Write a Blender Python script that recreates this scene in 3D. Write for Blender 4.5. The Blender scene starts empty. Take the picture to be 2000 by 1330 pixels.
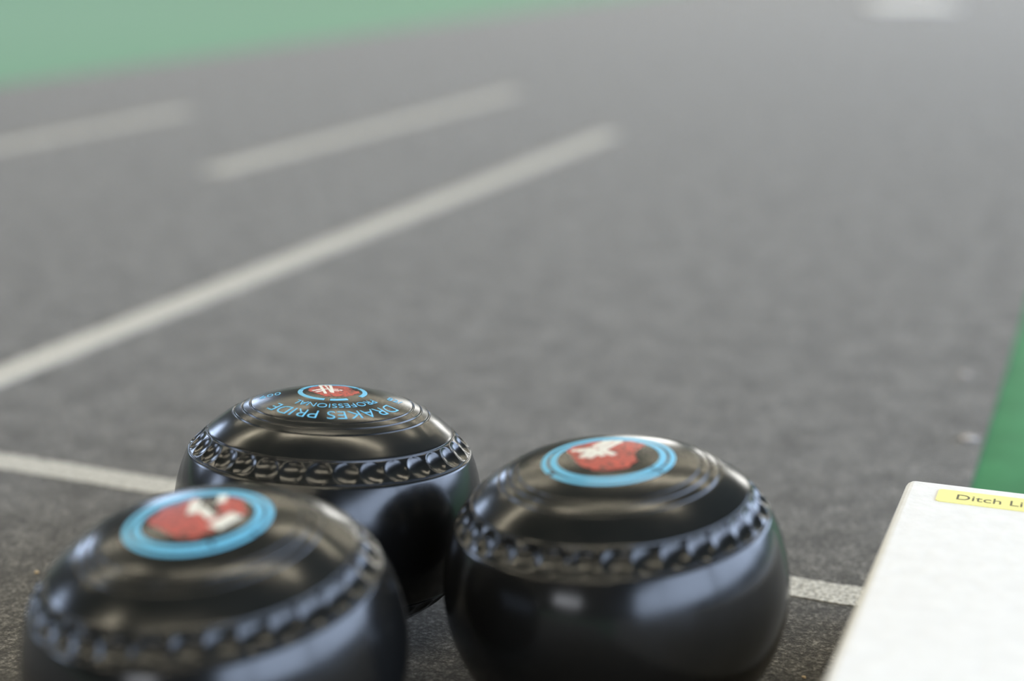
import bpy, bmesh, math, random
from mathutils import Vector, Matrix
random.seed(7)
PI = math.pi
scn = bpy.context.scene
COL = scn.collection

# ---------------------------------------------------------------- camera
F_PX = 3100.0
CAM_H = 0.28
PITCH = math.radians(14.7299)
YAW = math.radians(20.9935)
cam_d = bpy.data.cameras.new('camera')
cam = bpy.data.objects.new('camera', cam_d); COL.objects.link(cam)
cam_d.sensor_width = 36.0
cam_d.lens = F_PX / 2000.0 * 36.0
cam_d.clip_start = 0.01
cam.location = (0, 0, CAM_H)
cam.rotation_euler = (PI/2 - PITCH, 0, YAW)
cam_d.dof.use_dof = True
cam_d.dof.focus_distance = 0.635
cam_d.dof.aperture_fstop = cam_d.lens / 16.0      # a 16 mm wide opening
cam_d.dof.aperture_blades = 0
scn.camera = cam

# ---------------------------------------------------------------- exposure, world, lights
scn.view_settings.view_transform = 'Standard'
scn.view_settings.look = 'None'
scn.view_settings.gamma = 1.0
scn.view_settings.use_curve_mapping = False
scn.view_settings.exposure = 0.33

world = bpy.data.worlds.new('hall_air'); scn.world = world
world.use_nodes = True
bg = world.node_tree.nodes['Background']
bg.inputs[0].default_value = (0.95, 0.97, 1.0, 1)
bg.inputs[1].default_value = 0.15

def area(name, loc, size, power, color, rot):
    d = bpy.data.lights.new(name, 'AREA'); d.shape = 'RECTANGLE'
    d.size, d.size_y = size; d.energy = power; d.color = color
    o = bpy.data.objects.new(name, d); COL.objects.link(o)
    o.location = loc; o.rotation_euler = rot
    return o
WARM = (1.0, 0.89, 0.68)
SKY = (0.60, 0.74, 1.0)
# fluorescent tubes under the ceiling, in rows across the hall
for y in (-4.2, -1.3, 1.6, 4.5, 7.4, 10.3, 13.2):
    for x in (-4.3, -0.5):
        area('ceiling_tube', (x, y, 3.30), (3.0, 0.09), 30, WARM, (0, 0, math.radians(12)))
# daylight through the windows of the right, left and front walls
for y in (-3.5, -1.0, 1.5, 4.0, 6.5, 9.0):
    area('right_window_daylight', (2.93, y, 1.15), (1.5, 2.4), 80, SKY, (0, PI/2, 0))
for y in (-2.0, 1.2, 5.0, 9.0):
    area('left_window_daylight', (-6.93, y, 1.75), (1.5, 1.3), 46, SKY, (0, -PI/2, 0))
for x in (-4.6, -1.6, 1.2):
    area('far_sheen_light', (x, 16.9, 1.75), (2.0, 1.8), 62, (1.0, 0.98, 0.94), (-PI/2, 0, 0))  # unseen lights added at the far wall to brighten the mat's sheen
area('front_window_daylight', (-1.5, -4.93, 0.95), (1.7, 0.6), 16, (0.9, 0.93, 1.0), (PI/2, 0, 0))

# ---------------------------------------------------------------- node helpers
def mat(name):
    m = bpy.data.materials.new(name); m.use_nodes = True
    nt = m.node_tree
    return m, nt, nt.nodes['Principled BSDF']
def node(nt, typ, **kw):
    n = nt.nodes.new(typ)
    for k, v in kw.items():
        if k.startswith('i_'):
            n.inputs[k[2:].replace('_', ' ')].default_value = v
        else:
            setattr(n, k, v)
    return n
def ramp(nt, src, stops):
    r = nt.nodes.new('ShaderNodeValToRGB')
    while len(r.color_ramp.elements) < len(stops): r.color_ramp.elements.new(0.5)
    for e, (p, c) in zip(r.color_ramp.elements, stops):
        e.position = p; e.color = (*c, 1) if len(c) == 3 else c
    nt.links.new(src, r.inputs[0])
    return r
def rough_surface(name, stops, scale, rough=0.9, bump=0.3, dist=0.002, sheen=0.0, sheen_r=0.5, sheen_tint=(1, 1, 1), spec=0.3, detail=3.0):
    m, nt, b = mat(name)
    tc = node(nt, 'ShaderNodeTexCoord')
    n = node(nt, 'ShaderNodeTexNoise', i_Scale=scale, i_Detail=detail, i_Roughness=0.6)
    nt.links.new(tc.outputs['Object'], n.inputs['Vector'])
    r = ramp(nt, n.outputs['Fac'], stops)
    nt.links.new(r.outputs[0], b.inputs['Base Color'])
    bp = node(nt, 'ShaderNodeBump', i_Strength=bump, i_Distance=dist)
    nt.links.new(n.outputs['Fac'], bp.inputs['Height'])
    nt.links.new(bp.outputs[0], b.inputs['Normal'])
    b.inputs['Roughness'].default_value = rough
    b.inputs['Specular IOR Level'].default_value = spec
    b.inputs['Sheen Weight'].default_value = sheen
    b.inputs['Sheen Roughness'].default_value = sheen_r
    b.inputs['Sheen Tint'].default_value = (*sheen_tint, 1)
    return m
def plain(name, col, rough=0.5, spec=0.5):
    m, nt, b = mat(name)
    tc = node(nt, 'ShaderNodeTexCoord')
    n = node(nt, 'ShaderNodeTexNoise', i_Scale=900.0, i_Detail=2.0)
    nt.links.new(tc.outputs['Object'], n.inputs['Vector'])
    r = ramp(nt, n.outputs['Fac'], [(0.3, tuple(c*0.96 for c in col)), (0.7, tuple(min(1, c*1.03) for c in col))])
    nt.links.new(r.outputs[0], b.inputs['Base Color'])
    b.inputs['Roughness'].default_value = rough
    b.inputs['Specular IOR Level'].default_value = spec
    return m

# carpet of the mat: needle-punched grey pile, grains 1-2 mm, with fuzz
def carpet():
    m, nt, b = mat('grey_carpet')
    tc = node(nt, 'ShaderNodeTexCoord')
    fine = node(nt, 'ShaderNodeTexNoise', i_Scale=540.0, i_Detail=5.0, i_Roughness=0.72)
    mid = node(nt, 'ShaderNodeTexNoise', i_Scale=130.0, i_Detail=3.0, i_Roughness=0.6)
    big = node(nt, 'ShaderNodeTexNoise', i_Scale=42.0, i_Detail=3.0, i_Roughness=0.6)
    for n in (fine, mid, big): nt.links.new(tc.outputs['Object'], n.inputs['Vector'])
    # pits between the loops of pile are dark, the loops themselves grey-brown with pale tips
    c1 = ramp(nt, fine.outputs['Fac'], [(0.40, (0.005, 0.005, 0.0045)), (0.49, (0.037, 0.0355, 0.032)), (0.57, (0.125, 0.119, 0.106)), (0.66, (0.28, 0.265, 0.235))])
    c2 = ramp(nt, mid.outputs['Fac'], [(0.30, (0.60, 0.60, 0.60)), (0.70, (1.35, 1.35, 1.35))])
    c3 = ramp(nt, big.outputs['Fac'], [(0.32, (0.72, 0.72, 0.72)), (0.68, (1.20, 1.20, 1.20))])
    m1 = node(nt, 'ShaderNodeMix', data_type='RGBA', blend_type='MULTIPLY'); m1.inputs[0].default_value = 1
    m2 = node(nt, 'ShaderNodeMix', data_type='RGBA', blend_type='MULTIPLY'); m2.inputs[0].default_value = 1
    nt.links.new(c1.outputs[0], m1.inputs[6]); nt.links.new(c2.outputs[0], m1.inputs[7])
    nt.links.new(m1.outputs[2], m2.inputs[6]); nt.links.new(c3.outputs[0], m2.inputs[7])
    nt.links.new(m2.outputs[2], b.inputs['Base Color'])
    # worn and fluffy patches of the pile: the fuzz is thicker in some places
    sw = ramp(nt, big.outputs['Fac'], [(0.32, (0.33, 0.33, 0.33)), (0.68, (0.47, 0.47, 0.47))])
    nt.links.new(sw.outputs[0], b.inputs['Sheen Weight'])
    bp = node(nt, 'ShaderNodeBump', i_Strength=0.8, i_Distance=0.0010)
    nt.links.new(fine.outputs['Fac'], bp.inputs['Height'])
    nt.links.new(bp.outputs[0], b.inputs['Normal'])
    b.inputs['Roughness'].default_value = 0.95
    b.inputs['Specular IOR Level'].default_value = 0.2
    b.inputs['Sheen Roughness'].default_value = 0.45
    b.inputs['Sheen Tint'].default_value = (1.0, 0.91, 0.77, 1)
    return m
M = {}
M['carpet'] = carpet()
M['line'] = rough_surface('white_marking', [(0.36, (0.30, 0.29, 0.26)), (0.52, (0.55, 0.535, 0.49)), (0.7, (0.74, 0.72, 0.66))], 520, 0.95, 0.6, 0.0012, 0.04, 0.4, (1, 0.95, 0.85), 0.1)
M['green'] = rough_surface('green_floor', [(0.3, (0.028, 0.165, 0.055)), (0.7, (0.040, 0.215, 0.075))], 24, 0.9, 0.15, 0.002, 0.22, 0.3, (0.98, 0.95, 0.76), 0.2)
M['wall'] = rough_surface('painted_wall', [(0.3, (0.62, 0.60, 0.56)), (0.7, (0.66, 0.64, 0.60))], 6, 0.8, 0.05)
M['dark_wall'] = rough_surface('darkened_front_wall', [(0.3, (0.055, 0.048, 0.040)), (0.7, (0.075, 0.065, 0.055))], 6, 0.6, 0.05)  # unseen front wall given a dark tone to dim the bowls' lower reflections
M['side'] = rough_surface('side_wall_paint', [(0.3, (0.11, 0.11, 0.11)), (0.7, (0.13, 0.13, 0.13))], 6, 0.8, 0.05)
M['ceiling'] = rough_surface('ceiling_paint', [(0.3, (0.15, 0.145, 0.125)), (0.7, (0.17, 0.165, 0.14))], 6, 0.9, 0.05)
M['wood'] = rough_surface('white_painted_wood', [(0.3, (0.76, 0.757, 0.742)), (0.7, (0.83, 0.826, 0.81))], 140, 0.55, 0.35, 0.0012, 0, 0.5, (1, 1, 1), 0.4, 5)
M['yellow'] = plain('yellow_label', (0.86, 0.80, 0.28), 0.45)
M['ink'] = plain('dark_ink', (0.10, 0.10, 0.05), 0.6)
M['blue'] = plain('blue_paint', (0.13, 0.50, 0.74), 0.40, 0.4)
M['white'] = plain('white_paint', (0.78, 0.76, 0.68), 0.45, 0.4)
M['fluff'] = plain('pale_fluff', (0.55, 0.50, 0.46), 0.95, 0.1)
M['crumb'] = plain('tan_grit', (0.66, 0.50, 0.30), 0.7, 0.3)
def red_paint():
    m, nt, b = mat('red_paint')
    tc = node(nt, 'ShaderNodeTexCoord')
    n = node(nt, 'ShaderNodeTexNoise', i_Scale=420.0, i_Detail=3.0, i_Roughness=0.6, i_Distortion=1.5)
    nt.links.new(tc.outputs['Object'], n.inputs['Vector'])
    r = ramp(nt, n.outputs['Fac'], [(0.36, (0.035, 0.02, 0.016)), (0.45, (0.34, 0.035, 0.026)), (0.62, (0.62, 0.075, 0.05))])
    nt.links.new(r.outputs[0], b.inputs['Base Color'])
    b.inputs['Roughness'].default_value = 0.4
    return m
M['red'] = red_paint()
def bowl_plastic():
    m, nt, b = mat('black_bowl_plastic')
    tc = node(nt, 'ShaderNodeTexCoord')
    n = node(nt, 'ShaderNodeTexNoise', i_Scale=60.0, i_Detail=5.0, i_Roughness=0.7)
    nt.links.new(tc.outputs['Object'], n.inputs['Vector'])
    r = ramp(nt, n.outputs['Fac'], [(0.35, (0.17, 0.17, 0.17)), (0.70, (0.25, 0.25, 0.25))])
    nt.links.new(r.outputs[0], b.inputs['Roughness'])
    b.inputs['Base Color'].default_value = (0.007, 0.007, 0.0066, 1)
    b.inputs['IOR'].default_value = 1.5
    return m
M['bowl'] = bowl_plastic()

# ---------------------------------------------------------------- object helpers
def link(name, me, material=None, parent=None, smooth=False):
    o = bpy.data.objects.new(name, me); COL.objects.link(o)
    if material is not None and not me.materials: me.materials.append(material)
    if parent is not None: o.parent = parent
    if smooth:
        for p in me.polygons: p.use_smooth = True
    return o
def from_bm(name, bm, material, parent=None, smooth=False):
    me = bpy.data.meshes.new(name); bm.to_mesh(me); bm.free()
    return link(name, me, material, parent, smooth)
def box_bm(x0, x1, y0, y1, z0, z1, bevel=0, seg=3):
    bm = bmesh.new()
    bmesh.ops.create_cube(bm, size=1)
    for v in bm.verts:
        v.co = Vector((x0 if v.co.x < 0 else x1, y0 if v.co.y < 0 else y1, z0 if v.co.z < 0 else z1))
    if bevel:
        bmesh.ops.bevel(bm, geom=bm.edges[:], offset=bevel, segments=seg, affect='EDGES', profile=0.5)
    return bm
def tag(o, label=None, cat=None, group=None, kind=None):
    if label: o['label'] = label
    if cat: o['category'] = cat
    if group: o['group'] = group
    if kind: o['kind'] = kind
    return o
def empty(name, loc):
    o = bpy.data.objects.new(name, None); COL.objects.link(o); o.location = loc
    o.empty_display_size = 0.05
    return o

# ---------------------------------------------------------------- the setting
FZ = -0.003
X0, X1, Y0, Y1, ZC = -7.0, 3.0, -5.0, 17.0, 3.4
def struct(name, bm, m): return tag(from_bm(name, bm, m), kind='structure')
struct('floor', box_bm(X0, X1, Y0, Y1, FZ-0.1, FZ), M['green'])
struct('ceiling', box_bm(X0, X1, Y0, Y1, ZC, ZC+0.1), M['ceiling'])
struct('wall_left', box_bm(X0-0.1, X0, Y0, Y1, FZ, ZC), M['side'])
struct('wall_right', box_bm(X1, X1+0.1, Y0, Y1, FZ, ZC), M['side'])
struct('wall_back', box_bm(X0-0.1, X1+0.1, Y1, Y1+0.1, FZ, ZC), M['wall'])
struct('wall_front', box_bm(X0-0.1, X1+0.1, Y0-0.1, Y0, FZ, ZC), M['dark_wall'])

# ---------------------------------------------------------------- the mat and its lines
MX0, MX1 = -1.885, -0.056
mat_o = empty('bowling_mat', (0, 0, FZ))
tag(mat_o, 'long grey carpet bowling mat with white lines, lying on green floor', 'mat')
from_bm('carpet', box_bm(MX0, MX1, -0.6, 13.0, 0, -FZ, 0.0008, 1), M['carpet'], mat_o)
def strip(p0, p1, w, seed, label=None, step=0.004):
    """a white line laid on the pile, its two edges a little ragged"""
    rnd = random.Random(seed)
    p0, p1 = Vector(p0), Vector(p1); L = (p1-p0).length; t = (p1-p0)/L; n = Vector((-t.y, t.x))
    bm = bmesh.new(); k = max(2, int(L/step)); rows = []
    z0, z1 = -FZ-0.0002, -FZ+0.0005
    for i in range(k+1):
        c = p0 + t*(L*i/k); a = w/2 + rnd.uniform(-.0007, .0007); b = w/2 + rnd.uniform(-.0007, .0007)
        A, B = c+n*a, c-n*b
        rows.append([bm.verts.new((A.x, A.y, z0)), bm.verts.new((A.x, A.y, z1)), bm.verts.new((B.x, B.y, z1)), bm.verts.new((B.x, B.y, z0))])
    for r, s in zip(rows, rows[1:]):
        for j in range(3): bm.faces.new((r[j], r[j+1], s[j+1], s[j]))
    bm.faces.new(rows[0]); bm.faces.new(rows[-1][::-1])
    bmesh.ops.recalc_face_normals(bm, faces=bm.faces[:])
    o = from_bm('marking_line', bm, M['line'], mat_o)
    o['label'] = label
    return o
strip((-0.655, 0.6735), (-0.655, 2.09), 0.031, 1, 'long white line running away behind the bowls')
strip((-0.985, 1.59), (-0.975, 2.56), 0.034, 2, 'faint white line in the middle distance')
strip((-1.350, 0.95), (-1.350, 2.12), 0.034, 3, 'white line at the far left')
strip((-1.84, 0.699), (-0.0575, 0.6415), 0.0205, 4, 'white line across the mat beside the bowls')

# ---------------------------------------------------------------- the bowls
RB = 0.0625
HS = 0.97
KS = RB/61.0
# profile in millimetres of a 61 mm bowl: flattish dome, bevelled grip band, round running edge
DOME_WIDE = [(0, 48.6), (8, 48.5), (13.7, 48.2), (20, 47.5), (26, 46.5), (32, 45.0), (38, 42.4), (43, 39.2), (48.5, 35.0)]
DOME_ROUND = [(0, 48.6), (8, 48.4), (13.7, 47.9), (20, 46.7), (26, 45.2), (32, 43.3), (38, 40.4), (43, 37.1), (48.5, 32.6)]
DOME = DOME_WIDE        # the side the builders below are working on
def dome_z(r):
    pts = DOME
    for i in range(len(pts)-1):
        if r <= pts[i+1][0] + 1e-9:
            (xa, za), (xb, zb) = pts[i], pts[i+1]
            def slope(k):
                if k <= 0: return 0.0
                if k >= len(pts)-1: return (pts[-1][1]-pts[-2][1])/(pts[-1][0]-pts[-2][0])
                return (pts[k+1][1]-pts[k-1][1])/(pts[k+1][0]-pts[k-1][0])
            h = xb-xa; t = (r-xa)/h; ma, mb = slope(i)*h, slope(i+1)*h
            return (2*t**3-3*t*t+1)*za + (t**3-2*t*t+t)*ma + (-2*t**3+3*t*t)*zb + (t**3-t*t)*mb
    return pts[-1][1]
GROOVES = [(32.0, 0.45, 0.6), (35.2, 0.45, 0.6), (38.4, 0.45, 0.6)]     # radius, half width, depth
N_DIMPLE, SEG = 33, 33*20
def upper_profile():
    BAND_A, BAND_B = DOME[-1], BAND_END
    A1, B1, B2 = BAND_A[1], BAND_B[1], BAND_B[0]
    """list of (r, z, band position 0..1 or None)"""
    rs = set([0.6*i for i in range(1, 80)])
    for g, w, d in GROOVES:
        for k in range(-4, 5): rs.add(round(g + k*w/3, 3))
    out = []
    for r in sorted(rs):
        if r > 47.9: continue
        z = dome_z(r)
        for g, w, d in GROOVES:
            q = abs(r-g)/w
            if q < 1: z -= d*(1-q*q)
        out.append((r, z, None))
    out += [(48.12, A1+.28, None), (48.25, A1+.05, None), (48.22, A1-.45, None), (48.40, A1-.62, None), (48.72, A1-.34, None)]
    for i in range(27):
        t = i/26
        t2 = 0.05 + 0.90*t
        out.append((BAND_A[0]+(BAND_B[0]-BAND_A[0])*t2, BAND_A[1]+(BAND_B[1]-BAND_A[1])*t2, t2))
    out += [(B2-.20, B1+.22, None), (B2-.50, B1-.02, None), (B2-.42, B1-.38, None), (B2+.02, B1-.40, None), (B2+.25, B1-.52, None)]
    for i in range(1, 25):
        z = (B1-.5)*(1-i/24)
        out.append((math.sqrt(61*61-z*z), z, None))
    return out
def body_mesh():
    BAND_A, BAND_B = DOME[-1], BAND_END
    up = upper_profile()
    bn = Vector((-(BAND_B[1]-BAND_A[1]), 0, BAND_B[0]-BAND_A[0])).normalized()   # outward normal of the band in (r, z)
    blen = math.hypot(BAND_B[0]-BAND_A[0], BAND_B[1]-BAND_A[1])
    rows = [(r, z, t, 1) for r, z, t in up] + [(r, -z, t, -1) for r, z, t in up[::-1][1:]]
    verts = []; faces = []
    for r, z, t, sg in rows:
        for k in range(SEG):
            rr, zz = r, z
            if t is not None:
                ph = (k/20.0 + (0.5 if sg < 0 else 0)) % 1.0 - 0.5
                rm = (BAND_A[0]+BAND_B[0])/2
                du = ph*2*PI*rm/N_DIMPLE; dv = (t-0.5)*blen
                q = math.hypot(du, dv)/4.75
                if q < 1:
                    dep = 1.3*(1-q*q)**0.8
                    rr -= bn.x*dep; zz -= sg*bn.z*dep
            a = 2*PI*k/SEG
            verts.append((rr*math.cos(a)*KS, rr*math.sin(a)*KS, zz*KS*HS))
    n = len(rows)
    for i in range(n-1):
        for k in range(SEG):
            k2 = (k+1) % SEG
            faces.append((i*SEG+k, (i+1)*SEG+k, (i+1)*SEG+k2, i*SEG+k2))
    top = len(verts); verts.append((0, 0, 48.6*KS*HS)); bot = len(verts); verts.append((0, 0, -48.6*KS*HS))
    for k in range(SEG):
        k2 = (k+1) % SEG
        faces.append((top, k, k2)); faces.append((bot, (n-1)*SEG+k2, (n-1)*SEG+k))
    me = bpy.data.meshes.new('body'); me.from_pydata(verts, [], faces); me.update()
    me.materials.append(M['bowl'])
    for p in me.polygons: p.use_smooth = True
    return me
BAND_END = (54.7, 27.0)
BODY_WIDE = body_mesh()
DOME, BAND_END = DOME_ROUND, (55.5, 25.3)
BODY_ROUND = body_mesh()

def on_top(x, y, eps):
    """millimetres on the flat of the bowl -> point on its dome"""
    r = math.hypot(x, y)
    return Vector((x*KS, y*KS, (dome_z(min(r, 48)) + eps)*KS*HS))
def inlay(name, loops, material, parent, eps, thick=0.12):
    """painted shapes (lists of (x, y) in mm) laid on the dome as thin raised plates"""
    bm = bmesh.new()
    for lp in loops:
        b2 = bmesh.new()
        f = b2.faces.new([b2.verts.new((x, y, 0)) for x, y in lp])
        if f.normal.z < 0 or f.calc_area() == 0: pass
        b2.normal_update()
        if f.normal.z < 0: f.normal_flip()
        bmesh.ops.triangulate(b2, faces=b2.faces[:])
        for _ in range(3):
            es = [e for e in b2.edges if e.calc_length() > 1.2]
            if not es: break
            bmesh.ops.subdivide_edges(b2, edges=es, cuts=1, use_grid_fill=False)
            bmesh.ops.triangulate(b2, faces=b2.faces[:])
        ext = bmesh.ops.extrude_face_region(b2, geom=b2.faces[:])
        topv = set(v for v in ext['geom'] if isinstance(v, bmesh.types.BMVert))
        tm = {v: (eps if v in topv else eps-thick) for v in b2.verts}
        idx = {}
        for v in b2.verts: idx[v] = bm.verts.new(on_top(v.co.x, v.co.y, tm[v]))
        for f in b2.faces:
            try: bm.faces.new([idx[v] for v in f.verts])
            except ValueError: pass
        b2.free()
    bmesh.ops.recalc_face_normals(bm, faces=bm.faces[:])
    return from_bm(name, bm, material, parent)
def arcs(r0, r1, spans):
    out = []
    for a0, a1 in spans:
        k = max(4, int(abs(a1-a0)/4)); A = [math.radians(a0+(a1-a0)*i/k) for i in range(k+1)]
        for s, t in zip(A, A[1:]):
            out.append([(r0*math.cos(s), r0*math.sin(s)), (r1*math.cos(s), r1*math.sin(s)), (r1*math.cos(t), r1*math.sin(t)), (r0*math.cos(t), r0*math.sin(t))])
    return out
def ring(name, r0, r1, spans, parent, eps=0.10):
    """an annulus with gaps, one mesh"""
    bm = bmesh.new()
    for a0, a1 in spans:
        k = max(6, int(abs(a1-a0)/3)); rows = []
        for i in range(k+1):
            a = math.radians(a0+(a1-a0)*i/k); c, s = math.cos(a), math.sin(a)
            rows.append([bm.verts.new(on_top(r0*c, r0*s, -0.05)), bm.verts.new(on_top((r0+.15)*c, (r0+.15)*s, eps)),
                         bm.verts.new(on_top((r1-.15)*c, (r1-.15)*s, eps)), bm.verts.new(on_top(r1*c, r1*s, -0.05))])
        for p, q in zip(rows, rows[1:]):
            for j in range(3): bm.faces.new((p[j], p[j+1], q[j+1], q[j]))
        bm.faces.new(rows[0]); bm.faces.new(rows[-1][::-1])
    bmesh.ops.recalc_face_normals(bm, faces=bm.faces[:])
    return from_bm(name, bm, M['blue'], parent, False)
def stroke(p, q, w, R):
    (ax, ay), (bx, by) = p, q; L = math.hypot(bx-ax, by-ay); nx, ny = -(by-ay)/L*w/2, (bx-ax)/L*w/2
    return [((ax+nx)*R, (ay+ny)*R), ((ax-nx)*R, (ay-ny)*R), ((bx-nx)*R, (by-ny)*R), ((bx+nx)*R, (by+ny)*R)]
def ragged(pts, R, seed, amp=0.035):
    rnd = random.Random(seed); out = []
    for (ax, ay), (bx, by) in zip(pts, pts[1:]+pts[:1]):
        for i in range(4):
            t = i/4
            out.append(((ax+(bx-ax)*t + rnd.uniform(-amp, amp))*R, (ay+(by-ay)*t + rnd.uniform(-amp, amp))*R))
    return out
def text_mesh(s, size=1.0, thin=-0.012):
    cu = bpy.data.curves.new('txt', 'FONT'); cu.body = s; cu.size = size; cu.resolution_u = 4; cu.offset = thin
    o = bpy.data.objects.new('txt', cu); COL.objects.link(o)
    dg = bpy.context.evaluated_depsgraph_get(); dg.update()
    me = bpy.data.meshes.new_from_object(o.evaluated_get(dg))
    bpy.data.objects.remove(o); bpy.data.curves.remove(cu)
    return me
def extruded(me, h):
    bm = bmesh.new(); bm.from_mesh(me); bpy.data.meshes.remove(me)
    bmesh.ops.remove_doubles(bm, verts=bm.verts[:], dist=1e-5)
    for _ in range(2):
        es = [e for e in bm.edges if e.calc_length() > 0.12]
        bmesh.ops.subdivide_edges(bm, edges=es, cuts=1)
        bmesh.ops.triangulate(bm, faces=bm.faces[:])
    ext = bmesh.ops.extrude_face_region(bm, geom=bm.faces[:])
    for v in ext['geom']:
        if isinstance(v, bmesh.types.BMVert): v.co.z = h
    bmesh.ops.recalc_face_normals(bm, faces=bm.faces[:])
    return bm
def arc_text(s, a_start, a_end, r_base, height, parent):
    """letters round the dome, tops outward, read clockwise from a_start to a_end (degrees)"""
    bm = extruded(text_mesh(s), 1.0)
    xs = [v.co.x for v in bm.verts]; x0, x1 = min(xs), max(xs)
    ys = [v.co.y for v in bm.verts]; y0, y1 = min(ys), max(ys)
    for v in bm.verts:
        a = math.radians(a_start + (a_end-a_start)*(v.co.x-x0)/(x1-x0))
        r = r_base + height*(v.co.y-y0)/(y1-y0)
        v.co = on_top(r*math.cos(a), r*math.sin(a), 0.10 if v.co.z > 0.5 else -0.05)
    return from_bm('lettering', bm, M['blue'], parent)
def flat_text(s, cx, cy, w, h, rot, parent):
    bm = extruded(text_mesh(s), 1.0)
    xs = [v.co.x for v in bm.verts]; ys = [v.co.y for v in bm.verts]
    x0, x1, y0, y1 = min(xs), max(xs), min(ys), max(ys); c, q = math.cos(math.radians(rot)), math.sin(math.radians(rot))
    for v in bm.verts:
        u = ((v.co.x-x0)/(x1-x0)-.5)*w; k = ((v.co.y-y0)/(y1-y0)-.5)*h
        v.co = on_top(cx+u*c-k*q, cy+u*q+k*c, 0.10 if v.co.z > 0.5 else -0.05)
    return from_bm('lettering', bm, M['blue'], parent)

GROUP = 'black lawn bowls clustered on the mat'
def bowl(BODY, loc_xy, axis, spin, label):
    ax = Vector(axis).normalized()
    cr = Vector((math.cos(YAW), math.sin(YAW), 0))
    x = (cr - ax*cr.dot(ax)).normalized(); y = ax.cross(x)
    Rm = Matrix((x, y, ax)).transposed()
    low = min((Rm @ v.co).z for v in BODY.vertices) - 0.0004
    root = empty('lawn_bowl', (loc_xy[0], loc_xy[1], -low))
    root.rotation_euler = Rm.to_euler()
    b = link('body', BODY, None, root); b.rotation_euler = (0, 0, math.radians(spin))
    tag(root, label, 'bowl', GROUP)
    return root

# rear bowl, in focus: small emblem inside lettering
b1 = bowl(BODY_ROUND, (-0.2891, 0.5445), (0.0218, 0.0793, 0.9966), 4, 'black lawn bowl behind the other two, blue lettering around a small red emblem')
R1 = 13.7
ring('emblem_ring', 0.855*R1, R1, [(-88, -57), (47, 166), (170, 262), (-26, 41)], b1)
inlay('emblem', [ragged([(-.71, .20), (-.62, .52), (-.35, .74), (.02, .80), (.37, .70), (.50, .42), (.42, .25), (.70, .18), (.78, -.05), (.57, -.42), (.19, -.62), (-.12, -.64), (-.40, -.40), (-.69, -.10)], R1, 3)], M['red'], b1, 0.08)
inlay('emblem_mark', [stroke(p, q, w, R1) for p, q, w in [
    ((-.46, .74), (-.16, -.36), .085), ((-.15, .74), (.03, -.24), .085), ((-.48, .76), (-.12, .78), .07), ((-.32, .78), (-.02, -.20), .05),
    ((-.36, .16), (.14, .22), .065), ((-.33, .18), (-.58, -.06), .08), ((-.24, .02), (-.45, -.22), .075), ((-.02, .02), (.18, .02), .07), ((.18, .14), (.26, .10), .08)]], M['white'], b1, 0.16)
arc_text('DRAKES PRIDE', -21, -144, 23.4, 5.6, b1)
arc_text('PROFESSIONAL', -24, -134, 16.9, 3.4, b1)
flat_text('82/', 24.5, 0.5, 5.6, 4.6, -8, b1)
flat_text('600', -24.5, -0.5, 8.2, 4.6, 8, b1)

# right bowl: large emblem with two blue rings
def double_ring(b, R, spans_out, spans_in):
    ring('emblem_ring', 0.915*R, R, spans_out, b)
    ring('emblem_ring', 0.765*R, 0.872*R, spans_in, b)
R2 = 23.3
DOME = DOME_WIDE
b2 = bowl(BODY_WIDE, (-0.1566, 0.5127), (-0.0579, -0.0501, 0.9971), 1, 'black lawn bowl on the right beside the white block, two blue rings round red emblem')
double_ring(b2, R2, [(-39, 203), (209, 318)], [(-39, 318)])
inlay('emblem', [ragged([(-.62, .42), (-.45, .67), (-.14, .76), (.17, .76), (.44, .61), (.58, .44), (.48, .19), (.37, .03), (.44, -.24), (.28, -.50), (-.09, -.60), (-.39, -.38), (-.51, .02)], R2*.98, 5, .03)], M['red'], b2, 0.08)
inlay('emblem_mark', [stroke(p, q, w, R2*.98) for p, q, w in [
    ((.02, .74), (-.20, .47), .09), ((.12, .74), (-.14, .36), .085), ((.24, .68), (-.30, -.02), .11), ((-.01, .72), (.26, .68), .08),
    ((-.54, .38), (-.16, .36), .10), ((-.44, .28), (-.18, .26), .06), ((-.41, .02), (-.18, .34), .10), ((-.30, .42), (-.06, .02), .10), ((-.10, .30), (.10, .03), .11)]], M['white'], b2, 0.16)

# front left bowl: same emblem, turned
b3 = bowl(BODY_WIDE, (-0.2605, 0.4108), (-0.0464, -0.0977, 0.9941), 7, 'blurred black lawn bowl at front left, nearest the camera, blue-ringed red emblem')
double_ring(b3, R2, [(-30, 328)], [(-66, 291)])
inlay('emblem', [ragged([(-.68, -.02), (-.58, .40), (-.30, .52), (-.14, .70), (-.06, .40), (.10, .10), (.30, -.02), (.22, .30), (.28, .66), (.52, .55), (.66, .10), (.52, -.14), (.30, -.40), (.10, -.58), (-.20, -.58), (-.38, -.34)], R2*.98, 8, .03)], M['red'], b3, 0.08)
inlay('emblem_mark', [stroke(p, q, w, R2*.98) for p, q, w in [
    ((-.13, .58), (-.10, .12), .15), ((-.02, .30), (.20, -.06), .13), ((.22, .74), (.24, .44), .13), ((.53, .02), (.28, -.36), .22), ((.24, -.22), (.50, -.10), .10)]], M['white'], b3, 0.16)

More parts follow.
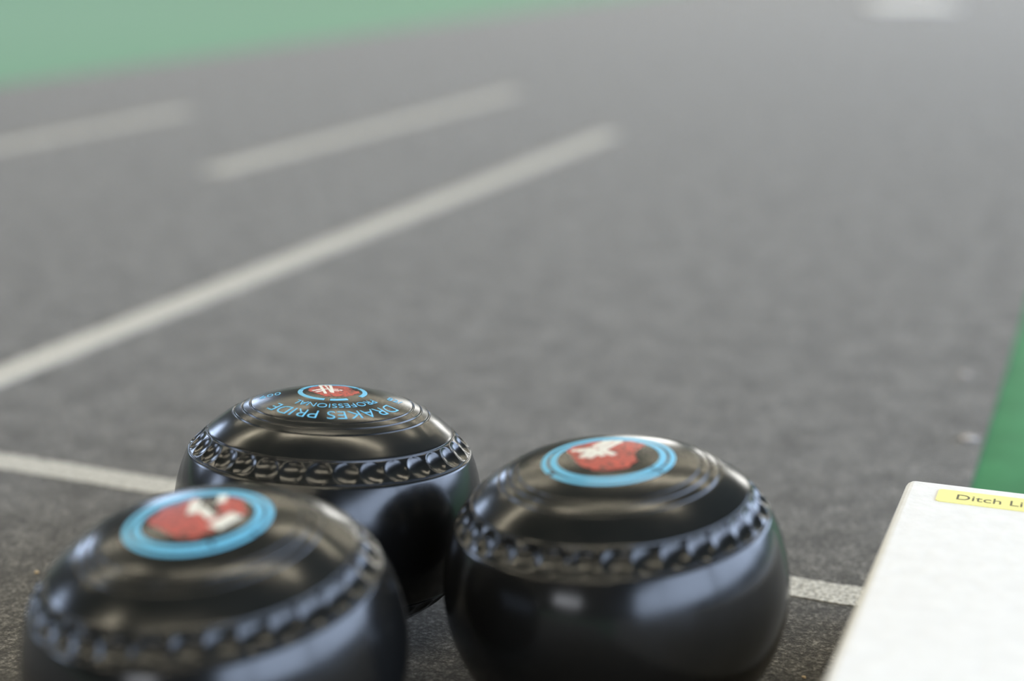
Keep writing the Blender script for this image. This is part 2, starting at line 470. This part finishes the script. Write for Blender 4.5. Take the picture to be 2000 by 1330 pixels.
# ---------------------------------------------------------------- white block in the foreground
FH = 0.063
fx0, fx1, fy0, fy1 = -0.0682, 0.0700, 0.2200, 0.6240
fender = empty('fender_block', (0, 0, 0))
tag(fender, 'white painted wooden block at right foreground with a yellow sticker', 'block')
bm = box_bm(fx0, fx1, fy0, fy1, FZ, FH)
ve = [e for e in bm.edges if abs(e.verts[0].co.z-e.verts[1].co.z) > 0.01]
bmesh.ops.bevel(bm, geom=ve, offset=0.004, segments=5, affect='EDGES', profile=0.5)
te = [e for e in bm.edges if e.verts[0].co.z > FH-1e-5 and e.verts[1].co.z > FH-1e-5]
bmesh.ops.bevel(bm, geom=te, offset=0.0034, segments=4, affect='EDGES', profile=0.5)
from_bm('block_body', bm, M['wood'], fender, False)
sb = box_bm(-0.0545, 0.0300, 0.6006, 0.6147, FH-0.0001, FH+0.0003)
se = [e for e in sb.edges if abs(e.verts[0].co.z-e.verts[1].co.z) > 0.0002]
bmesh.ops.bevel(sb, geom=se, offset=0.0018, segments=4, affect='EDGES', profile=0.5)
stick = from_bm('sticker', sb, M['yellow'], fender)
stick['label'] = 'yellow sticker reading Ditch Line'
tb = extruded(text_mesh('Ditch Line', 1.0, 0.0), 1.0)
xs = [v.co.x for v in tb.verts]; ys = [v.co.y for v in tb.verts]
for v in tb.verts:
    u = (v.co.x-min(xs)); k = v.co.y-min(0, 0)
    v.co = Vector((-0.0470 + u*0.00795, 0.6048 + k*0.0082, FH + (0.00036 if v.co.z > 0.5 else 0.0002)))
from_bm('lettering', tb, M['ink'], stick)

# white board lying far along the mat, only its near edge inside the picture
fb = from_bm('white_board', box_bm(-0.145, 0.145, 0.0, 0.40, 0, 0.009, 0.003, 2), M['wood'])
fb.location = (-0.687, 5.68, 0); fb.rotation_euler = (0, 0, math.radians(16))
tag(fb, 'white flat board far away on the grey mat, cut by the top edge', 'board')

# ---------------------------------------------------------------- bits of dirt
def bit(name, loc, size, m, seed, label, cat, flat=0.5, group=None):
    rnd = random.Random(seed)
    bm = bmesh.new(); bmesh.ops.create_icosphere(bm, subdivisions=2, radius=1)
    for v in bm.verts:
        s = rnd.uniform(.65, 1.15); v.co = Vector((v.co.x*size*s, v.co.y*size*s*.8, v.co.z*size*flat*s))
    low = min(v.co.z for v in bm.verts)
    for v in bm.verts: v.co.z -= low
    o = from_bm(name, bm, m, None, True); o.location = loc
    return tag(o, label, cat, group)
bit('grit', (-0.4329, 0.5377, 0), 0.0012, M['crumb'], 1, 'tiny tan grain of grit on the mat left of the front bowl', 'grit')
bit('grit', (-0.0946, 0.5587, 0), 0.0010, M['crumb'], 2, 'tiny tan grain of grit between right bowl and white block', 'grit')
bit('fluff', (-0.079, 1.014, 0), 0.0035, M['fluff'], 3, 'small pale scrap of fluff near mat edge, the farther one', 'fluff', .35)
bit('fluff', (-0.0640, 0.8796, 0), 0.0050, M['fluff'], 4, 'small pale scrap of fluff at mat edge just behind white block', 'fluff', .3)
